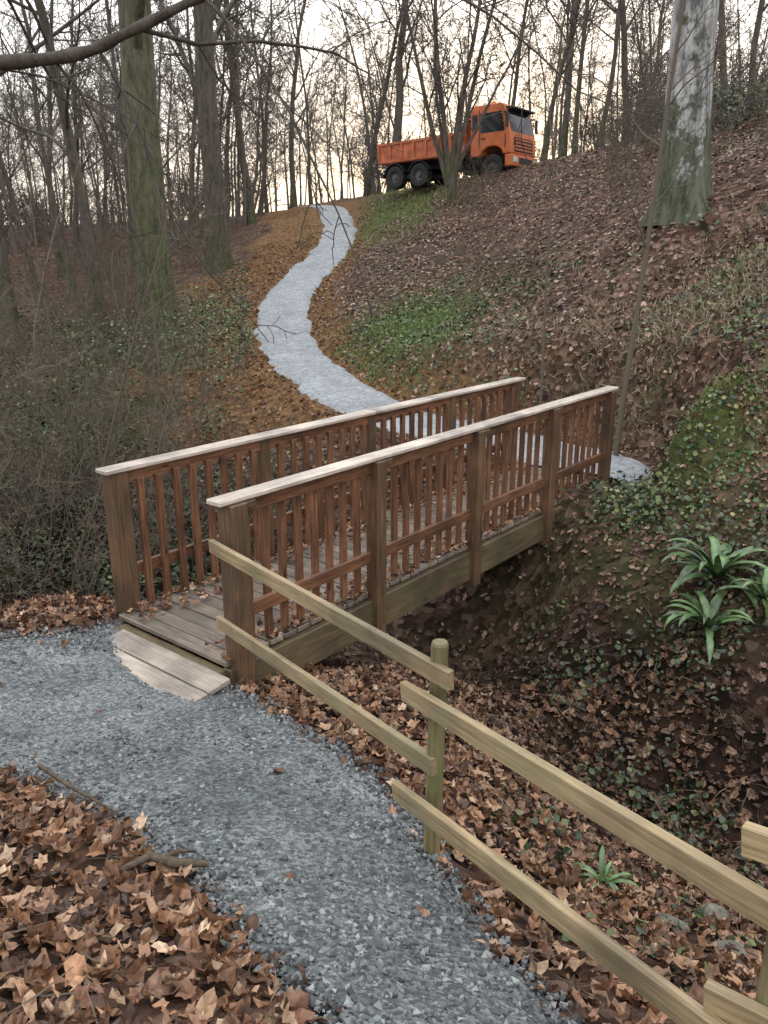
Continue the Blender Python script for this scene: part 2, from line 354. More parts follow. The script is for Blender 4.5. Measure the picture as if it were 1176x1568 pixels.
scatter('leaf_litter',P,nn,rng.uniform(.07,.14,k),tA,trA,lcol(k,1.0,.6),leafm,tilt=.35,curl=.6)
oct0=np.array([(1,0,0),(-1,0,0),(0,1,0),(0,-1,0),(0,0,1),(0,0,-1)],float)*.5
octF=[np.array([(0,2,4),(2,1,4),(1,3,4),(3,0,4),(2,0,5),(1,2,5),(3,1,5),(0,3,5)])]
tS=[(oct0*rng.uniform(.5,1.1,(1,3))+rng.normal(0,.09,(6,3))).tolist() for _ in range(14)]
stonem=attrmat('gravel_stone',.7,spec=.4)
x,y=region(-5,1.4,.8,6,2500)
ndv=nearsd(x,y)
ey=ss(-.5,-.05,ndv)
keep=(ndv<.07)&(rng.uniform(0,1,len(x))<(.12+.88*np.maximum(ey,ss(.45,.75,vn(x,y,.5,40)))))
x,y=x[keep],y[keep]; k=len(x); h=H(x,y)
g=.07+.25*rng.uniform(0,1,(k,1))**1.6; colr=g*np.array([[.965,1.0,1.01]])*rng.uniform(.95,1.05,(k,3))
P=np.stack([x,y,h+rng.uniform(0,.012,k)],1)
scatter('gravel_stones',P,np.tile([0,0,1.],(k,1)),rng.uniform(.010,.030,k)*rng.choice([1,1,1.45],k),tS,octF,colr,stonem,tilt=.9)
# earth clods along the cut bank
x,y=region(-7,1.5,13.5,36,60); _,nd,fd,sdd,_=Hfull(x,y); kk=(fd>.0)&(fd<np.where(sdd>0,2.6,.7)); x,y=x[kk],y[kk];k=len(x)
scatter('earth_clods',np.stack([x,y,H(x,y)+.01],1),np.tile([0,0,1.],(k,1)),rng.uniform(.05,.17,k),tS,octF,np.array([[.19,.11,.058]])*rng.uniform(.4,1.5,(k,1)),attrmat('earth_clod',.95,.1,20),tilt=.9)
x,y=region(-4,3,.8,8,26); ndv=nearsd(x,y); kk=(ndv>.0)&~under_bridge(x,y); x,y=x[kk],y[kk]; k=len(x); h,nn=normals(x,y)
tT=[[(-.5,-.008,0),(-.5,.008,0),(-.1,.03,.012),(-.1,.05,.0),(-.1,.03,-.01),(.5,-.04,.02)],[(-.5,-.01,0),(-.5,.01,0),(.1,-.05,.012),(.1,-.03,.0),(.1,-.05,-.01),(.5,.06,.02)]]
scatter('twig_litter',np.stack([x,y,h+.05],1),nn,rng.uniform(.08,.3,k),tT,[np.array([(0,1,2),(1,3,2),(0,2,4),(2,3,5),(4,2,5),(3,4,5)])],np.array([[.10,.075,.055]])*rng.uniform(.5,1.6,(k,1)),attrmat('twig_litter_bark',.8),tilt=.25)
# green ground cover
greenm=attrmat('evergreen_leaf',.36,spec=.5)
def gcol(n,s=1.0): 
    base=np.array([(.04,.072,.023),(.058,.10,.034),(.025,.043,.018),(.12,.15,.05),(.06,.085,.045),(.15,.15,.055)])
    return base[rng.integers(0,6,n)]*rng.uniform(.5,1.25,(n,1))*s
tI=[leafA(.42,.05),leafA(.36,.1),leafA(.45,-.05)]
def groundcover(name,x0,x1,y0,y1,dens,thr,zmax,size,ns=.7,seed=50,mask=None,s=1.0,pw=1.5):
    x,y=region(x0,x1,y0,y1,dens); _,nd,fd,_,_=Hfull(x,y)
    keep=(np.minimum(nd,fd)>.15)&(vn(x,y,ns,seed)+.3*vn(x,y,ns*.3,seed+1)>thr)&~under_bridge(x,y)
    if mask is not None: keep&=rng.uniform(0,1,len(x))<mask(x,y)
    x,y=x[keep],y[keep];k=len(x);h,nn=normals(x,y)
    P=np.stack([x,y,h+rng.uniform(.01,1,k)**pw*zmax],1)
    scatter(name,P,nn,rng.uniform(size*.6,size*1.3,k),tI,trA,gcol(k,s)*(1-.35*dark_soil_shade(x,y)[:,None]),greenm,tilt=.7,curl=.4)
groundcover('ivy_ground_cover',1.2,8,4.0,12,380,.74,.20,.055,.55,50)
groundcover('ivy_ground_cover',.7,4,2,5,240,.85,.10,.05,.5,52)
groundcover('bramble_ground_cover',-12,-1.5,7.5,14,330,.62,.7,.065,1.0,54,s=1.2)
groundcover('bramble_ground_cover',-12,-3,10,24,130,.85,1.6,.07,1.3,57,s=1.3,pw=1.0)
groundcover('bramble_ground_cover',-12,-3,14,27,150,.62,.5,.08,1.4,55,s=1.1)
groundcover('bramble_ground_cover',-1,14,12.5,30,130,.66,.2,.075,1.1,56,mask=lambda x,y:np.clip(blob(x,y,(.9,18),(2.0,3))*1.5+blob(x,y,(4.8,13),(3,1.8))+.12,0,1),s=1.1)
groundcover('evergreen_hedge',7,20,25,34,150,.72,1.1,.11,2.2,58,s=1.0,pw=1.0,mask=lambda x,y:(x>.36*y).astype(float))
def clump(name,cx_,cy_,r,n,size,zmax,s=1):
    x=rng.normal(cx_,r,n);y=rng.normal(cy_,r,n);h,nn=normals(x,y)
    scatter(name,np.stack([x,y,h+rng.uniform(0,zmax,n)],1),nn,rng.uniform(.6,1.3,n)*size,tI,trA,gcol(n,s),greenm,tilt=.6,curl=.4)
clump('mound_ivy',3.8,8.7,.36,500,.055,.10,1.4)
clump('mound_ivy',2.75,8.6,.28,600,.055,.22,1.3)
# grass
tG=[[(-.05,0,0),(.05,0,0),(-.035,.12,.5),(.035,.12,.5),(0,.4,.9)],[(-.04,0,0),(.04,0,0),(-.03,.05,.55),(.03,.05,.55),(0,.15,1.0)]]
trG=[np.array([(0,1,3),(0,3,2),(2,3,4)])]
grassm=attrmat('grass_blade',.6,spec=.3)
def grass(name,cx_,cy_,rx,ry,n,hh,col,til=.45):
    x=rng.normal(cx_,rx,n); y=rng.normal(cy_,ry,n); _,nd,fd,_,_=Hfull(x,y)
    kp=(np.minimum(nd,fd)>.1)&(vn(x,y,.5,60)+.3*rng.uniform(0,1,n)>.5); x,y=x[kp],y[kp];k=len(x);h=H(x,y)
    P=np.stack([x,y,h-.01],1)
    scatter(name,P,np.tile([0,0,1.],(k,1)),rng.uniform(.5,1.2,k)*hh,tG,trG,np.array([col])*rng.uniform(.6,1.3,(k,1)),grassm,tilt=til)
grass('grass_patch',.4,18.6,1.0,1.7,13000,.13,(.14,.22,.06))
grass('grass_patch',0.1,36,1.4,3,12000,.20,(.17,.21,.07))
grass('dry_grass_tuft',5.7,13.0,1.4,.8,6500,.19,(.30,.25,.165),.8)
grass('dry_grass_tuft',3.2,14.5,1.5,1.2,3500,.16,(.25,.21,.14),.8)
grass('moss_and_grass',3.68,9.0,.30,.26,8000,.05,(.20,.21,.07),.9)
grass('grass_patch',4.5,9.2,.6,.5,2500,.12,(.19,.20,.07))
# ------------------------------------------------------------ boxes / bridge
class Boxes:
    def __init__(s): s.V=[];s.F=[];s.G=[];s.n=0
    def add(s,c,ax,dim):
        ax=np.array(ax,float); dim=np.array(dim,float)/2; off=rng.uniform(-50,50,3)
        cs=np.array([(i,j,k) for i in(-1,1) for j in(-1,1) for k in(-1,1)],float)*dim
        s.V.append(np.array(c)+cs@ax); s.G.append(cs+off)
        f=np.array([(0,1,3,2),(4,6,7,5),(0,4,5,1),(2,3,7,6),(0,2,6,4),(1,5,7,3)])+s.n
        s.F.append(f); s.n+=8
    def done(s,name,mat,parent=None,bev=.004):
        me=mk(name,np.vstack(s.V),np.vstack(s.F),mat,gc=np.vstack(s.G)); o=obj(name,me,parent)
        bm=bmesh.new(); bm.from_mesh(me); bmesh.ops.recalc_face_normals(bm,faces=bm.faces); bm.to_mesh(me); bm.free()
        if bev:
            md=o.modifiers.new('b','BEVEL'); md.width=bev; md.segments=1; md.limit_method='ANGLE'
        return o
U3=np.array([U[0],U[1],0]);V3=np.array([Vv[0],Vv[1],0]);Z3=np.array([0,0,1.])
def bw(s,t,z): return np.array([B0[0]+U[0]*s+Vv[0]*t,B0[1]+U[1]*s+Vv[1]*t,z])
stain=woodmat('stained_timber',(.055,.026,.015),(.26,.125,.068),.42)
postw=woodmat('post_timber',(.055,.032,.019),(.20,.115,.066),.5,green=(.075,.068,.035))
capm=woodmat('weathered_sheen_handrail',(.36,.30,.25),(.70,.63,.56),.3,knots=False)  # weathered caps, lightened further: wet sky sheen put into the base colour
beamm=woodmat('beam_timber',(.07,.05,.028),(.18,.135,.075),.55,green=(.085,.088,.04))
deckm=woodmat('deck_timber',(.12,.095,.078),(.31,.26,.215),.34,green=(.12,.11,.08))
fencem=woodmat('treated_softwood',(.19,.14,.075),(.40,.31,.18),.5,green=(.22,.21,.11))
br=empty('wooden_footbridge')
bx=Boxes()
for t in (0,1.3):
    for a_,b_ in ((-.08,3.13),(3.134,BL+.08)): bx.add(bw((a_+b_)/2,t,1.18),(U3,V3,Z3),(b_-a_,.145,.038))
bx.done('handrail_caps',capm,br,.008)
posts=Boxes()
for t in (0,1.3):
    for i,s in enumerate(np.linspace(0.06,BL-.06,5)):
        w=.15 if i==0 else .125
        o=(-.03 if t==0 else .03)
        zb=-.5 if i==0 else (-.42 if i<4 else -.35)
        posts.add(bw(s,t+o,(1.158+zb)/2),(Z3,U3,V3),(1.158-zb,w,w))
        if i<4: posts.add(bw(s+w/2+.05,t+o*1.4,1.128),(U3,Z3,V3),(.098,.052,.07))
posts.done('posts',postw,br,.006)
rl=Boxes(); bal=Boxes()
for t,sg in ((0,1),(1.3,-1)):
    rl.add(bw(BL/2,t,1.105),(U3,Z3,V3),(BL-.02,.10,.045))
    rl.add(bw(BL/2,t-sg*.003,.33),(U3,Z3,V3),(BL-.02,.10,.045))
    ps=np.linspace(.06,BL-.06,5)
    for i in range(4):
        for j in range(1,9):
            s=ps[i]+(ps[i+1]-ps[i])*j/9+rng.uniform(-.008,.008)
            z0=.008; z1=1.09+rng.uniform(-.01,.01)
            bal.add(bw(s,t+sg*.0425,(z0+z1)/2),(Z3,U3,V3),(z1-z0,.062,.036))
rl.done('rails',stain,br); bal.done('balusters',stain,br,.003)
bm_=Boxes()
for t in (0,1.3): bm_.add(bw(BL/2,t,-.205),(U3,Z3,V3),(BL+.1,.30,.09))
bm_.add(bw(BL/2,.65,-.22),(U3,Z3,V3),(BL,.26,.09))
bm_.add(bw(-.09,.62,-.16),(V3,Z3,U3),(1.22,.2,.09))
bm_.add(bw(-.155,.62,-.075),(V3,U3,Z3),(1.24,.05,.05))
bm_.done('beams',beamm,br,.006)
dk=Boxes(); s=-.06
while s<BL+.05:
    dk.add(bw(s+.07,.65,-.022+rng.uniform(-.003,.003)),(V3,U3,Z3),(1.30+rng.uniform(-.01,.01),.132,.04)); s+=.145
dk.done('deck_planks',deckm,br,.006)
rb=Boxes(); 
tl=np.array([U[0]*.98,U[1]*.98,.12]); tl/=np.linalg.norm(tl); nl_=np.cross(V3,tl); nl_=nl_ if nl_[2]>0 else -nl_
rb.add(bw(-.47,.46,-.075),(V3,tl,nl_),(1.26,.22,.04))
rb.add(bw(-.25,.46,-.052),(V3,tl,nl_),(1.24,.19,.04))
rb.done('ramp_boards',woodmat('pale_board',(.23,.195,.155),(.48,.42,.36),.34,knots=False),br,.006)
n_=1100; s=rng.uniform(-.05,BL,n_); e=rng.uniform(0,1,n_)**2*.35; t=np.where(rng.uniform(0,1,n_)<.55,.0+e,1.28-e)
P=np.array([bw(a_,b_,.012+rng.uniform(0,.035)) for a_,b_ in zip(s,t)])
scatter('fallen_leaves',P,np.tile([0,0,1.],(n_,1)),rng.uniform(.05,.10,n_),tB,trB,lcol(n_,1.2),leafm,tilt=.35,curl=.7)
# ------------------------------------------------------------ fence
fe=empty('post_and_rail_fence')
fb=Boxes()
def rail(a,b_,hgt=.088,th=.036):
    a=np.array(a,float);b_=np.array(b_,float);L=np.linalg.norm(b_-a);u=(b_-a)/L; w=np.cross(Z3,u);w/=np.linalg.norm(w); up=np.cross(u,w)
    fb.add((a+b_)/2,(u,up,w),(L,hgt,th))
rail((-1.15,5.03,.90),(.275,2.93,1.07)); rail((-1.13,5.00,.36),(.22,3.0,.61))
rail((.085,3.10,.93),(.98,1.53,1.20)); rail((.05,3.09,.43),(.94,1.55,.75))
rail((.93,1.73,1.29),(2.2,.55,1.5)); rail((.88,1.70,.80),(2.15,.5,1.0))
fb.done('rails',fencem,fe,.004)
def cyl(r0,r1,h_,seg=20,name='c',mat=None,lean=(0,0)):
    a=np.linspace(0,2*math.pi,seg,endpoint=False); V=[]
    lv=[(0,r0),(h_*.5,(r0+r1)/2*1.01),(h_-.012,r1),(h_,r1*.86)]
    for z_,r in lv: V.append(np.stack([np.cos(a)*r+lean[0]*z_,np.sin(a)*r+lean[1]*z_,np.full(seg,z_)],1))
    V=np.vstack(V); F=[]
    for L in range(len(lv)-1):
        for i in range(seg): F.append((L*seg+i,L*seg+(i+1)%seg,(L+1)*seg+(i+1)%seg,(L+1)*seg+i))
    top=len(V); V=np.vstack([V,[[lean[0]*h_,lean[1]*h_,h_]]]); T=[((len(lv)-1)*seg+i,(len(lv)-1)*seg+(i+1)%seg,top) for i in range(seg)]
    g=V[:,[2,0,1]]+rng.uniform(-9,9,3)
    return mk(name,V,[np.array(F),np.array(T)],mat,gc=g)
postm=woodmat('round_post_timber',(.12,.105,.045),(.28,.235,.12),.6,green=(.12,.14,.05))
obj('fence_post',cyl(.040,.037,1.29,name='fence_post',mat=postm,lean=(.015,0)),fe,loc=(.215,3.045,-.10))
obj('fence_post_2',cyl(.042,.040,1.3,name='fence_post_2',mat=postm),fe,loc=(1.03,1.64,.02))
obj('fence_post_3',cyl(.042,.040,1.5,name='fence_post_3',mat=postm),fe,loc=(2.25,.6,.05))
# ------------------------------------------------------------ trees
class Tubes:
    def __init__(s): s.V=[];s.F=[];s.n=0
    def add(s,pts,rad,sides):
        pts=np.asarray(pts,float); m=len(pts); rad=np.asarray(rad,float)
        t=np.gradient(pts,axis=0); t/=np.linalg.norm(t,axis=1)[:,None]+1e-9
        mt=t.mean(0); ref=np.array([1.,0,0]) if abs(mt[0])<.6*np.linalg.norm(mt) else np.array([0,1.,0])
        a=np.cross(t,ref); a/=np.linalg.norm(a,axis=1)[:,None]+1e-9; b_=np.cross(t,a)
        th=np.linspace(0,2*math.pi,sides,endpoint=False)
        rr_=rad.reshape(m,1,1)
        if sides>=12:
            fl=np.exp(-np.linspace(0,1,m)*14)[:,None]
            rr_=rr_*(1+(.05+.22*fl)*np.sin(th*4+1)+.04*np.sin(th*5+2)+rng.normal(0,.012,(m,sides)))[:,:,None]
        V=pts[:,None]+rr_*(np.cos(th)[None,:,None]*a[:,None]+np.sin(th)[None,:,None]*b_[:,None])
        s.V.append(V.reshape(-1,3)); i=np.arange(sides);j=(i+1)%sides; base=(np.arange(m-1)*sides)[:,None]
        s.F.append(np.stack([base+i,base+j,base+sides+j,base+sides+i],2).reshape(-1,4)+s.n); s.n+=m*sides
    def mesh(s,name,mat): return mk(name,np.vstack(s.V),np.vstack(s.F),mat,smooth=True)
def unit(v): return v/(np.linalg.norm(v)+1e-9)
def grow(T,p,d,L,r,lv,P,R):
    nseg=P['seg'][lv]; pts=[p]; d=unit(d); dirs=[d]
    for i in range(nseg):
        d=unit(d+R.normal(0,P['wob'][lv],3)+np.array([0,0,P['trop'][lv]])); p=p+d*L/nseg; pts.append(p); dirs.append(d)
    tt=np.linspace(0,1,nseg+1); rad=np.maximum(r*(1-P['tap'][lv]*tt),P['rmin'])
    if lv==0: rad=rad*(1+P.get('flare',.5)*np.exp(-tt*L/P.get('fl',.35)))
    T.add(pts,rad,P['side'][lv])
    if lv+1>=len(P['seg']): return
    nb=P['n'][lv]; st=P['st'][lv]
    for k in range(nb):
        t=st+(1-st)*(k+R.uniform(0,1))/nb; f=t*nseg; i=min(int(f),nseg-1); q=pts[i]+(pts[i+1]-pts[i])*(f-i); dd=dirs[i+1]
        side=unit(np.cross(dd,R.normal(0,1,3))); an=math.radians(R.uniform(*P['ang'][lv]))
        nd_=dd*math.cos(an)+side*math.sin(an)
        rr_=rad[i]*P['rr'][lv]; LL=L*P['lr'][lv]*(1-.55*(t-st)/(1-st+.01))*R.uniform(.6,1.15)
        grow(T,q,nd_,LL,rr_,lv+1,P,R)
BASE=dict(seg=[10,7,4,3],wob=[.06,.13,.17,.2],trop=[.05,.06,.04,.0],tap=[.75,.8,.8,.7],rmin=.008,side=[8,5,3,3],n=[15,7,6],st=[.3,.2,.2],ang=[(30,62),(30,60),(30,65)],rr=[.42,.5,.55],lr=[.36,.42,.5])
def tree(name,mat,h_,r,seed,lean=(0,0),**kw):
    P=dict(BASE); P.update(kw); R=np.random.default_rng(seed); T=Tubes()
    grow(T,np.array([0,0,-.25]),np.array([lean[0],lean[1],1.]),h_,r,0,P,R); return T.mesh(name,mat)
bark_hazed=simple('haze_tinted_bark',(.13,.112,.096))  # distance haze painted in as lighter, greyer bark on far trees and shrubs
bark_mid=barkmat('dark_bark',(.045,.04,.032),(.14,.12,.10),moss=(.075,.085,.038),mosslow=3,sc_=9)
bark_moss=barkmat('mossy_bark',(.05,.045,.032),(.155,.145,.10),moss=(.08,.095,.04),mosslow=9,sc_=9,mossthr=(.42,.62),bs=1)
bark_beech=barkmat('beech_bark',(.10,.10,.095),(.44,.44,.43),moss=(.05,.058,.024),mosslow=2.6,sc_=2.6,streak=(2.2,2.2,.5),mossthr=(.5,.57),mh=.20,rng_=(.40,.58),ml=-.07)
twigm=simple('twig_bark',(.13,.108,.082),.8)
def xat(px,D,z): return (px-588)/1230*(D*.954+(CZ-z)*.3)
def place(name,me,px,D,rz=0,sc_=1.0,parent=None):
    z=CZ
    for _ in range(4): X_=xat(px,D,z); z=H1(X_,D)
    return obj(name,me,parent,(X_,D,z-.05),(0,0,rz),(sc_,)*3)
tm=[tree('bare_tree',bark_hazed,random.uniform(13,19),random.uniform(.08,.16),100+i,rmin=.013,seg=[8,5,3,2],side=[6,3,3,3],st=[random.uniform(.15,.4),.15,.15],n=[16,8,6],wob=[.06,.17,.2,.2]) for i in range(9)]
wood=empty('distant_woodland')
R=np.random.default_rng(5)
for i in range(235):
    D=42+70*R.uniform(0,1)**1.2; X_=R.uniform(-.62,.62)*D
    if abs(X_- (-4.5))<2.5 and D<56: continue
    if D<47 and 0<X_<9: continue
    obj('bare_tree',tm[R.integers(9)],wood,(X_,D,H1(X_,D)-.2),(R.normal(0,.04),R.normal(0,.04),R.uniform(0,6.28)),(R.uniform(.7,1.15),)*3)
def shrub(name,mat,seed,h_,ns,rm=.006,r=.02,n1=9,n2=5):
    R=np.random.default_rng(seed);T=Tubes(); P=dict(BASE); P.update(seg=[6,3,2],wob=[.12,.2,.25],trop=[.02,.04,.0],tap=[.8,.8,.8],rmin=rm,side=[4,3,3],n=[n1,n2],st=[.2,.2],ang=[(25,60),(30,70)],rr=[.5,.55],lr=[.42,.5],flare=0)
    for k in range(ns):
        a_=R.uniform(0,6.28); grow(T,np.array([math.cos(a_)*.15,math.sin(a_)*.15,-.1]),np.array([math.cos(a_)*R.uniform(.1,.7),math.sin(a_)*R.uniform(.1,.7),1]),h_*R.uniform(.6,1.1),r*R.uniform(.6,1.2),0,P,R)
    return T.mesh(name,mat)
sh_far=[shrub('thicket',bark_hazed,200+i,3.6,7,.012,.025) for i in range(4)]
sh_near=[shrub('thicket',twigm,220+i,2.6,6,.0035,.012) for i in range(5)]
th=empty('undergrowth_thicket')
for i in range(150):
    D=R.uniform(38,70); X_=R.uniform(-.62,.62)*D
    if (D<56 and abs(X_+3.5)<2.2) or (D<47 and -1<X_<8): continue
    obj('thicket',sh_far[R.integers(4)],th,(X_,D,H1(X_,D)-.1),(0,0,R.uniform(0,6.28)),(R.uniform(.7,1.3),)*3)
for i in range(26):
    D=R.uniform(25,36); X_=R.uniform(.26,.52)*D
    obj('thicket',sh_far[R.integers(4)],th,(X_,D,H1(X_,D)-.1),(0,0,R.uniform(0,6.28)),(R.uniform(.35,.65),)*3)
for i in range(80):
    D=R.uniform(9,36); X_=R.uniform(-.54,-.16)*D-.6
    if X_>-4.2-(D-20)*.05 and D>14: X_-=3
    obj('thicket',sh_near[R.integers(5)],th,(X_,D,H1(X_,D)-.05),(0,0,R.uniform(0,6.28)),(R.uniform(.6,1.3),)*3)
for (X_,D,s_) in [(-3.3,7.8,.8),(-4.2,8.2,1.0),(-3.4,9.4,1.1),(-2.2,9.8,.8),(-1.4,10.6,.7),(-4.8,9.8,1.3)]:
    obj('thicket',sh_near[R.integers(5)],th,(X_,D,H1(X_,D)-.05),(0,0,R.uniform(0,6.28)),(s_,)*3)
for i in range(36):
    D=R.uniform(17,34); X_=R.uniform(.08,.5)*D
    obj('thicket',sh_near[R.integers(5)],th,(X_,D,H1(X_,D)-.05),(0,0,R.uniform(0,6.28)),(R.uniform(.35,.75),)*3)
mids=[(15,26,.27,18),(60,33,.13,15),(95,38,.15,16),(160,24,.19,17),(118,30,.12,15),(205,38,.14,16),(385,44,.22,17),(450,52,.18,16),(290,40,.14,15),(-60,22,.3,18),(-10,16,.08,9),(560,52,.17,16),(600,50,.28,18),(830,42,.13,14),(880,40,.13,14),(915,36,.12,13),(1110,34,.16,15),(1150,38,.16,15),(1200,30,.2,15),(770,43,.12,14),(860,48,.2,17),(960,44,.2,17)]
for i,(px,D,r,hh_) in enumerate(mids):
    place('bare_tree',tree('bare_tree',bark_mid,hh_,r,300+i,lean=(R.normal(0,.05),R.normal(0,.03)),rmin=.008,n=[13,7,5],st=[.28,.2,.2],seg=[10,5,3,2]),px,D)
place('mossy_oak_tree',tree('mossy_oak_tree',bark_moss,20,.42,401,rmin=.008,n=[12,8,6],st=[.35,.2,.2],tap=[.45,.8,.8,.7],wob=[.02,.13,.17,.2],seg=[24,7,4,3],side=[20,6,4,3],flare=.5,fl=.6),252,20)
place('oak_tree',tree('oak_tree',bark_mid,20,.36,402,rmin=.01,n=[14,8,6],st=[.25,.2,.2],tap=[.5,.8,.8,.7],wob=[.03,.13,.17,.2],seg=[18,7,4,3],side=[14,6,4,3]),335,30)
place('beech_tree',tree('beech_tree',bark_beech,19,.40,403,lean=(-.05,0),rmin=.007,n=[12,8,6],st=[.24,.2,.2],tap=[.4,.8,.8,.7],wob=[.010,.13,.17,.2],seg=[40,7,4,3],side=[24,6,4,3],flare=.6,fl=.55),1045,16)
def multistem(name,seed):
    R=np.random.default_rng(seed);T=Tubes(); P=dict(BASE); P.update(rmin=.009,n=[12,7,5],st=[.2,.2,.2],seg=[9,5,3,2])
    T.add([(0,0,-.3),(0,0,.3),(-.05,0,1.0),(-.1,0,1.7)],[.28,.2,.17,.14],10)
    for dx,hh_,r in ((-.42,9,.10),(-.15,11,.11),(.06,11,.11),(.28,10,.10),(.5,8,.07),(-.25,8,.06)):
        grow(T,np.array([-.05+dx*.2,0,.5+R.uniform(0,.6)]),np.array([dx,R.normal(0,.1),1]),hh_,r,0,P,R)
    return T.mesh(name,bark_mid)
place('multi_stemmed_tree',multistem('multi_stemmed_tree',11),692,32.5)
sk=dict(seg=[14,5,3,2],trop=[.0,.06,.04,0],flare=.2)
place('sapling_tree',tree('sapling_tree',twigm,9,.045,501,lean=(.07,0),rmin=.0035,n=[14,6,4],st=[.3,.2,.2],wob=[.012,.13,.17,.2],lr=[.2,.42,.5],**sk),940,11.3)
place('sapling_tree',tree('sapling_tree',twigm,6.5,.026,502,rmin=.003,n=[14,5,3],st=[.25,.2,.2],wob=[.015,.13,.17,.2],lr=[.18,.42,.5],**sk),828,13.3)
for i,(px,D,h_,ln) in enumerate([(95,9.2,6,.28),(250,11.5,5,.12),(30,10.2,5.5,.02),(140,12,6,-.05),(190,9.6,3.6,.2),(60,14,7,.0),(300,13,4,.08)]):
    place('sapling_tree',tree('sapling_tree',twigm,h_,.024,503+i,lean=(ln,0),rmin=.003,n=[16,6,4],st=[.15,.2,.2],lr=[.3,.42,.5],**sk),px,D)
T=Tubes(); Rb=np.random.default_rng(8)
zt=H1(-3.7,3.9)
T.add([(-3.9,3.85,zt-.2),(-3.85,3.88,1.5),(-3.75,3.9,2.6),(-3.7,3.9,4),(-3.6,3.9,7)],[.3,.2,.17,.15,.08],11)
bp=crom(np.array([(-3.7,3.9,2.9),(-2.9,3.95,3.4),(-2.3,4,3.54),(-1.7,4,3.55),(-1.35,4,3.585),(-1.145,4,3.66),(-.79,4,3.81),(-.3,4.05,4.05),(.3,4.1,4.4)]),5)
T.add(bp,np.linspace(.04,.014,len(bp))*(1+.12*np.sin(np.arange(len(bp))*1.7)),8)
P=dict(BASE); P.update(seg=[7,4,3],wob=[.16,.18,.2],trop=[-.04,-.02,0],tap=[.8,.8,.8],rmin=.0022,side=[5,4,3],n=[8,4],st=[.1,.2],ang=[(25,60),(30,60)],rr=[.55,.6],lr=[.42,.5],flare=0)
for (i,dv,L,r) in ((22,(.6,.3,-.5),1.5,.009),(26,(.9,.2,-.3),1.9,.011),(30,(.8,-.1,-.4),1.6,.009),(18,(.5,.4,-.4),1.1,.007),(33,(.8,.3,.0),1.5,.009),(36,(1,.2,-.35),1.8,.009),(14,(.3,.3,-.3),.9,.006),(28,(.5,.5,.2),1.2,.008)):
    grow(T,bp[i],np.array(dv,float),L,r,0,P,Rb)
obj('overhanging_branch_tree',T.mesh('overhanging_branch_tree',barkmat('smooth_grey_bark',(.05,.042,.035),(.13,.11,.095),sc_=14)))
# ------------------------------------------------------------ hart's tongue fern
fernm=attrmat('fern_leaf',.3,spec=.55,nscale=14)
def fern(name,X_,Y_,n_,L,seed):
    R=np.random.default_rng(seed); V=[];F=[];Cn=[];k=0
    z0=H1(X_,Y_)
    for i in range(n_):
        a_=i/n_*6.28*1.62+R.uniform(-.3,.3); el=R.uniform(.3,1.2); LL=L*R.uniform(.55,1.1); m_=10; w=.030*LL/.45*R.uniform(.8,1.2); dr=R.uniform(1.2,2.1)
        p=np.array([X_,Y_,z0+.04]); c_=np.array([.075,.13,.045])*R.uniform(.45,1.5); sw=R.uniform(-.5,.5)
        for j in range(m_):
            t=j/(m_-1); e=el-t*t*dr; aa=a_+sw*t; d=np.array([math.cos(aa)*math.cos(e),math.sin(aa)*math.cos(e),math.sin(e)])
            if j: p=p+d*LL/(m_-1)
            sd_=np.array([-math.sin(aa),math.cos(aa),0]); ww=w*math.sin(math.pi*min(1,(.12+.88*t)))**.6*(1+.15*math.sin(j*2.2)) if j<m_-1 else .001
            up=np.cross(d,sd_)*ww*.35
            V+= [p-sd_*ww+up,p,p+sd_*ww+up]; Cn+=[c_,c_*1.4,c_]
            if j: b_=k+j*3; F+=[(b_-3,b_-2,b_+1,b_),(b_-2,b_-1,b_+2,b_+1)]
        k+=m_*3
    return obj(name,mk(name,V,np.array(F),fernm,col=np.array(Cn),smooth=True))
fern('hart_tongue_fern',3.15,7.1,26,.72,1); fern('hart_tongue_fern',2.9,6.55,20,.55,2); fern('hart_tongue_fern',3.4,6.6,18,.55,5); fern('hart_tongue_fern',1.15,3.45,13,.22,3)
# ------------------------------------------------------------ rocks, log
def rock(name,c,r,mat,seed,fl=.7):
    bm=bmesh.new(); bmesh.ops.create_icosphere(bm,subdivisions=3,radius=1)
    R=np.random.default_rng(seed); pl=R.normal(0,1,(9,3)); pl/=np.linalg.norm(pl,axis=1)[:,None]; of=R.uniform(.55,.9,9)
    for v in bm.verts:
        p=np.array(v.co)
        for q_,o_ in zip(pl,of):
            e=p@q_-o_
            if e>0: p=p-q_*e*.9
        p=p*(1+R.normal(0,.012)); v.co=Vector(p*np.array(r))
    me=bpy.data.meshes.new(name); bm.to_mesh(me); bm.free(); me.materials.append(mat)
    return obj(name,me,None,c,(R.uniform(-.2,.2),R.uniform(-.2,.2),R.uniform(0,6)))
stone=barkmat('limestone',(.09,.082,.065),(.25,.235,.195),moss=(.07,.08,.035),sc_=9,streak=(1,1,1))
for i,(X_,Y_,r) in enumerate([(1.35,3.0,.09),(1.7,3.3,.13),(1.25,3.7,.09),(2.0,3.0,.18),(1.5,2.75,.1)]):
    rock('limestone_rock',(X_,Y_,H1(X_,Y_)),(r,r*.8,r*.6),stone,20+i)
cut=woodmat('cut_stump',(.05,.035,.025),(.12,.09,.06),.8)
for X_,Y_ in ((1.62,24),(2.2,24.3)): obj('tree_stump',cyl(.17,.14,.32,14,'tree_stump',cut),None,(X_,Y_,H1(X_,Y_)-.05))
T=Tubes()
def onz(a): return [(p[0],p[1],H1(p[0],p[1])+p[2]) for p in a]
T.add(onz([(-1.0,2.5,.05),(-.9,2.55,.08),(-.8,2.52,.07),(-.68,2.56,.05)]),[.012,.018,.02,.011],8)
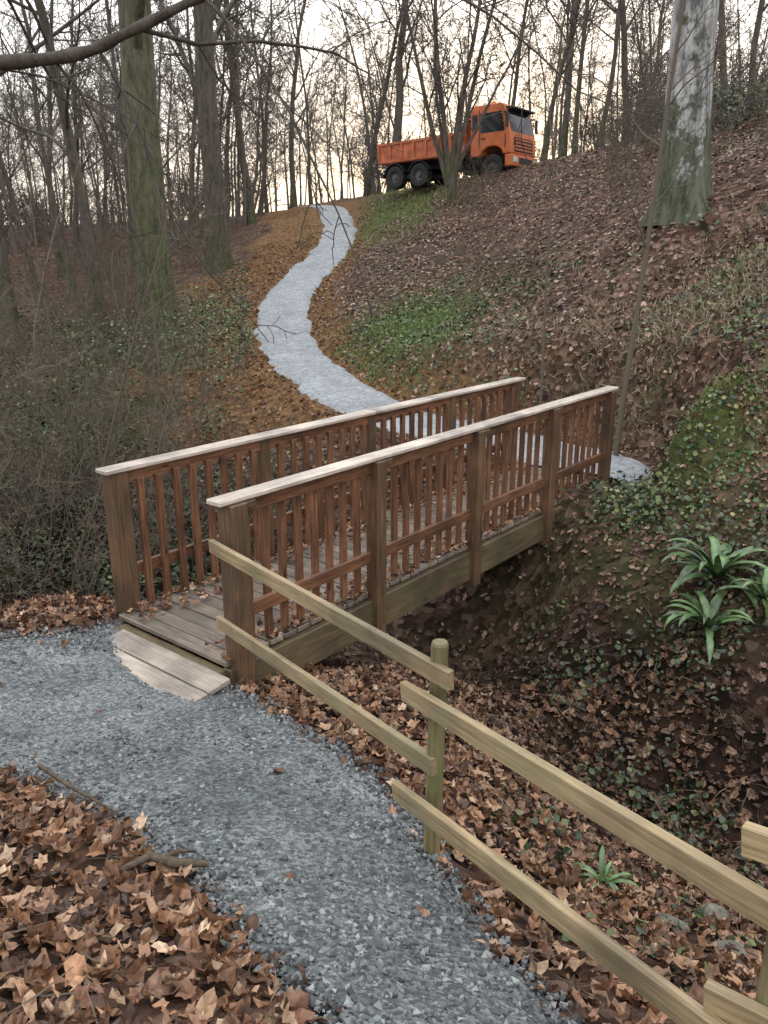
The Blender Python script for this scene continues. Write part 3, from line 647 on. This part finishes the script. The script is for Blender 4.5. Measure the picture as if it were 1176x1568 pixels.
T.add(onz([(-.85,2.53,.08),(-.8,2.6,.08),(-.74,2.62,.07)]),[.012,.01,.004],6)
T.add(onz([(-1.75,3.5,.07),(-1.5,3.25,.06),(-1.15,2.95,.05)]),[.012,.01,.004],6)
obj('fallen_branch',T.mesh('fallen_branch',barkmat('fallen_bark',(.06,.045,.03),(.18,.14,.10),sc_=30)))
# ------------------------------------------------------------ truck
truck=empty('orange_tipper_truck')
orange=plain('orange_paint',(.58,.15,.045),.4,var=.4,scale=2.5)
orange2=plain('orange_bed_paint',(.50,.135,.055),.55,var=.5,scale=3)
blk=plain('black_chassis',(.02,.02,.022),.6)
rub=plain('tyre_rubber',(.022,.022,.022),.85)
gls=plain('window_glass',(.015,.02,.025),.08,var=.05)
mtl=plain('grey_metal',(.10,.10,.10),.6,.2)
lampm=plain('lamp_lens',(.6,.6,.55),.15)
amber=plain('amber_lens',(.7,.25,.02),.2)
def part(name,mat,build,bev=0):
    bm=bmesh.new(); build(bm); bmesh.ops.recalc_face_normals(bm,faces=bm.faces)
    me=bpy.data.meshes.new(name); bm.to_mesh(me); bm.free(); me.materials.append(mat)
    o=obj(name,me,truck)
    if bev: md=o.modifiers.new('b','BEVEL'); md.width=bev; md.segments=2; md.limit_method='ANGLE'
    return o
def bb(bm,x0,x1,y0,y1,z0,z1,tx=0):
    vs=[bm.verts.new(p) for p in ((x0,y0,z0),(x1,y0,z0),(x1,y1,z0),(x0,y1,z0),(x0,y0,z1),(x1-tx,y0,z1),(x1-tx,y1,z1),(x0,y1,z1))]
    for f in ((0,1,2,3),(4,5,6,7),(0,1,5,4),(1,2,6,5),(2,3,7,6),(3,0,4,7)): bm.faces.new([vs[i] for i in f])
def prism(bm,prof,y0,y1):
    a_=[bm.verts.new((p[0],y0,p[1])) for p in prof]; c_=[bm.verts.new((p[0],y1,p[1])) for p in prof]
    bm.faces.new(a_); bm.faces.new(c_[::-1])
    for i in range(len(prof)): j=(i+1)%len(prof); bm.faces.new((a_[i],a_[j],c_[j],c_[i]))
def f(bm):
    bb(bm,-3.3,3.2,-.45,-.3,.75,1.0); bb(bm,-3.3,3.2,.3,.45,.75,1.0)
    for q in (-3.2,-2,-.8,.5,1.6,2.9): bb(bm,q,q+.12,-.3,.3,.78,.95)
    bb(bm,-3.45,-3.3,-1.15,1.15,.55,.72); bb(bm,-2.6,-1.0,-.95,.95,.42,.6)
part('chassis',blk,f)
def cabp(bm): prism(bm,[(1.45,.95),(1.45,2.82),(1.6,2.95),(2.95,2.95),(3.12,2.8),(3.38,1.75),(3.42,1.2),(3.42,.95),(3.05,.95),(2.95,1.15),(2.7,1.3),(2.3,1.3),(2.05,1.15),(1.95,.95)],-1.2,1.2)
part('cab',orange,cabp,.05)
part('bumper',orange,lambda bm: bb(bm,3.15,3.52,-1.24,1.24,.45,.92),.05)
def grille(bm):
    bb(bm,3.40,3.445,-.85,.85,1.05,1.6); bb(bm,3.50,3.535,-.6,.6,.55,.8)
part('grille',blk,grille)
def slats(bm):
    for i in range(4): bb(bm,3.44,3.465,-.82,.82,1.1+i*.13,1.16+i*.13)
part('grille_slats',orange,slats)
def glass(bm):
    def q(*a_): bm.faces.new([bm.verts.new(p) for p in a_])
    q((3.375,-1.08,1.83),(3.375,1.08,1.83),(3.16,1.02,2.70),(3.16,-1.02,2.70))
    for y_ in (-1.206,1.206):
        q((1.95,y_,1.85),(3.12,y_,1.85),(2.98,y_,2.62),(1.95,y_,2.62))
        q((1.55,y_,2.0),(1.82,y_,2.0),(1.82,y_,2.6),(1.55,y_,2.6))
part('windows',gls,glass)
part('sun_visor',blk,lambda bm: bb(bm,3.1,3.42,-1.1,1.1,2.72,2.78))
def trim(bm):
    for y_ in (-1,1):
        bb(bm,1.88,1.91,y_*1.2-.012,y_*1.2+.012,1.3,2.75); bb(bm,3.14,3.17,y_*1.2-.012,y_*1.2+.012,1.2,1.75)
        bb(bm,2.0,2.18,y_*1.2-.03,y_*1.2+.03,1.62,1.66)
        bb(bm,3.3,3.36,y_*1.38-.09,y_*1.38+.09,1.95,2.5); bb(bm,3.15,3.32,y_*1.28-.1,y_*1.28+.02,2.5,2.54)
        bb(bm,2.1,2.55,y_*1.1-.08,y_*1.1+.08,.4,.5)
part('mirrors_and_trim',blk,trim)
def lamps(bm):
    for y_ in (-.95,.95): bb(bm,3.52,3.545,y_-.2,y_+.2,.6,.82)
part('headlights',lampm,lamps,.01)
def wheel(name,x_,y_,w):
    seg=28; prof=[(.22,-w/2+.04),(.30,-w/2),(.47,-w/2),(.5,-w/2+.05),(.5,w/2-.05),(.47,w/2),(.30,w/2),(.22,w/2-.04)]
    V=[];F=[]
    for i in range(seg):
        a_=i/seg*2*math.pi
        for (r,yy) in prof: V.append((x_+math.cos(a_)*r,y_+yy,.5+math.sin(a_)*r))
    k=len(prof)
    for i in range(seg):
        for j in range(k): F.append((i*k+j,i*k+(j+1)%k,((i+1)%seg)*k+(j+1)%k,((i+1)%seg)*k+j))
    obj(name,mk(name,V,np.array(F),rub),truck)
    V=[];F=[]
    for yy,rr_ in ((-w/2+.06,.28),(-w/2+.1,.12),(-w/2+.02,.09)):
        for i in range(16): a_=i/16*6.283; V.append((x_+math.cos(a_)*rr_,y_+yy*(1 if y_<0 else -1),.5+math.sin(a_)*rr_))
    for L in range(2):
        for i in range(16): F.append((L*16+i,L*16+(i+1)%16,L*16+16+(i+1)%16,L*16+16+i))
    V.append((x_,y_+(-w/2+.02)*(1 if y_<0 else -1),.5)); T=[(32+i,32+(i+1)%16,48) for i in range(16)]
    obj(name+'_hub',mk(name+'_hub',V,[np.array(F),np.array(T)],mtl),truck)
for i,x_ in enumerate((2.5,-1.25,-2.6)):
    for y_ in (-1.02,1.02): wheel('wheel_%d%s'%(i,'r' if y_<0 else 'l'),x_,y_,.32 if i==0 else .45)
def guards(bm):
    for y_ in (-1,1):
        for x_ in (-1.25,-2.6):
            for k in range(7):
                a0=math.radians(20+k*20);a1=math.radians(40+k*20)
                p=[(x_+math.cos(a)*.58,.5+math.sin(a)*.58) for a in (a0,a1)]+[(x_+math.cos(a)*.61,.5+math.sin(a)*.61) for a in (a1,a0)]
                prism(bm,p,y_*1.02-.24,y_*1.02+.24)
        bb(bm,.1,1.0,y_*.85-.3,y_*.85+.3,.5,.98)
part('mudguards_and_tanks',blk,guards)
def bed(bm):
    bb(bm,-3.5,1.2,-1.22,1.22,1.12,1.24)
    for y_ in (-1,1):
        bb(bm,-3.45,1.15,y_*1.2-.03,y_*1.2+.03,1.24,1.95)
        bb(bm,-3.5,1.2,y_*1.23-.05,y_*1.23+.05,1.90,2.0)
        bb(bm,-3.5,1.2,y_*1.23-.045,y_*1.23+.045,1.16,1.27)
        for k in range(8): q=-3.5+k*(4.6/7); bb(bm,q,q+.1,y_*1.25-.05,y_*1.25+.05,1.272,1.898)
    bb(bm,-3.56,-3.50,-1.2,1.2,1.2,1.97); bb(bm,-3.60,-3.56,-1.2,1.2,1.85,1.93)
    for y_ in (-1,-.33,.33,1): bb(bm,-3.60,-3.56,y_-.05,y_+.05,1.22,1.84)
    bb(bm,1.15,1.22,-1.2,1.2,1.24,2.55); bb(bm,1.2,1.42,-1.1,1.1,2.45,2.52)
    for y_ in (-.9,-.3,.3,.9): bb(bm,1.22,1.30,y_-.05,y_+.05,1.24,2.44)
part('tipper_bed',orange2,bed)
def under(bm):
    bb(bm,-3.4,1.1,-.5,-.35,1.0,1.12); bb(bm,-3.4,1.1,.35,.5,1.0,1.12); bb(bm,1.15,1.4,-.9,-.7,1.0,2.7)
part('subframe_and_exhaust',blk,under)
def beac(bm): bb(bm,2.2,2.4,-.75,-.6,2.97,3.1); bb(bm,2.2,2.4,.6,.75,2.97,3.1)
part('beacons',amber,beac,.02)
truck.scale=(.93,.93,.94)
truck.location=(3.1,37.2,5.70); truck.rotation_euler=(0,-math.radians(2.0),math.radians(-36))
# ------------------------------------------------------------ world, sun, camera
w=bpy.data.worlds.new('World'); sc.world=w; w.use_nodes=True; nt=w.node_tree
bg=nt.nodes['Background']; sky=nt.nodes.new('ShaderNodeTexSky'); sky.sky_type='NISHITA'; sky.sun_disc=False
sky.sun_elevation=math.radians(7); sky.sun_rotation=math.radians(8); sky.dust_density=2; sky.air_density=1.0
tc=nt.nodes.new('ShaderNodeTexCoord'); sx=nt.nodes.new('ShaderNodeSeparateXYZ'); nt.links.new(tc.outputs['Generated'],sx.inputs[0])
cloud=ramp(nt,sx.outputs['Z'],[(0,(.42,.385,.35)),(.1,(.50,.475,.455)),(.25,(.62,.62,.63)),(.6,(.76,.775,.80)),(1,(.86,.88,.91))])
cl=mix(nt,1.0,cloud,(25,25,25),'MULTIPLY')
dim=mix(nt,1.0,sky.outputs[0],(.32,.32,.32),'MULTIPLY')
tot=mix(nt,1.0,cl,dim,'ADD')
nt.links.new(tot,bg.inputs[0]); bg.inputs[1].default_value=.1
sl=bpy.data.lights.new('sun','SUN'); sl.energy=.6; sl.angle=math.radians(15); sl.color=(1,.85,.65)
so=obj('sun',sl); d=Vector((math.sin(math.radians(8))*math.cos(math.radians(7)),math.cos(math.radians(8))*math.cos(math.radians(7)),math.sin(math.radians(7))))
so.rotation_euler=d.to_track_quat('Z','Y').to_euler()
cd=bpy.data.cameras.new('camera'); cd.sensor_fit='VERTICAL'; cd.sensor_height=36; cd.lens=36*1230/1568; cd.clip_end=2000; cd.clip_start=.05
co=obj('camera',cd,loc=(0,0,CZ),rot=(math.radians(90-17.5),0,0)); sc.camera=co
sc.view_settings.view_transform='Standard'; sc.view_settings.look='None'; sc.view_settings.exposure=0
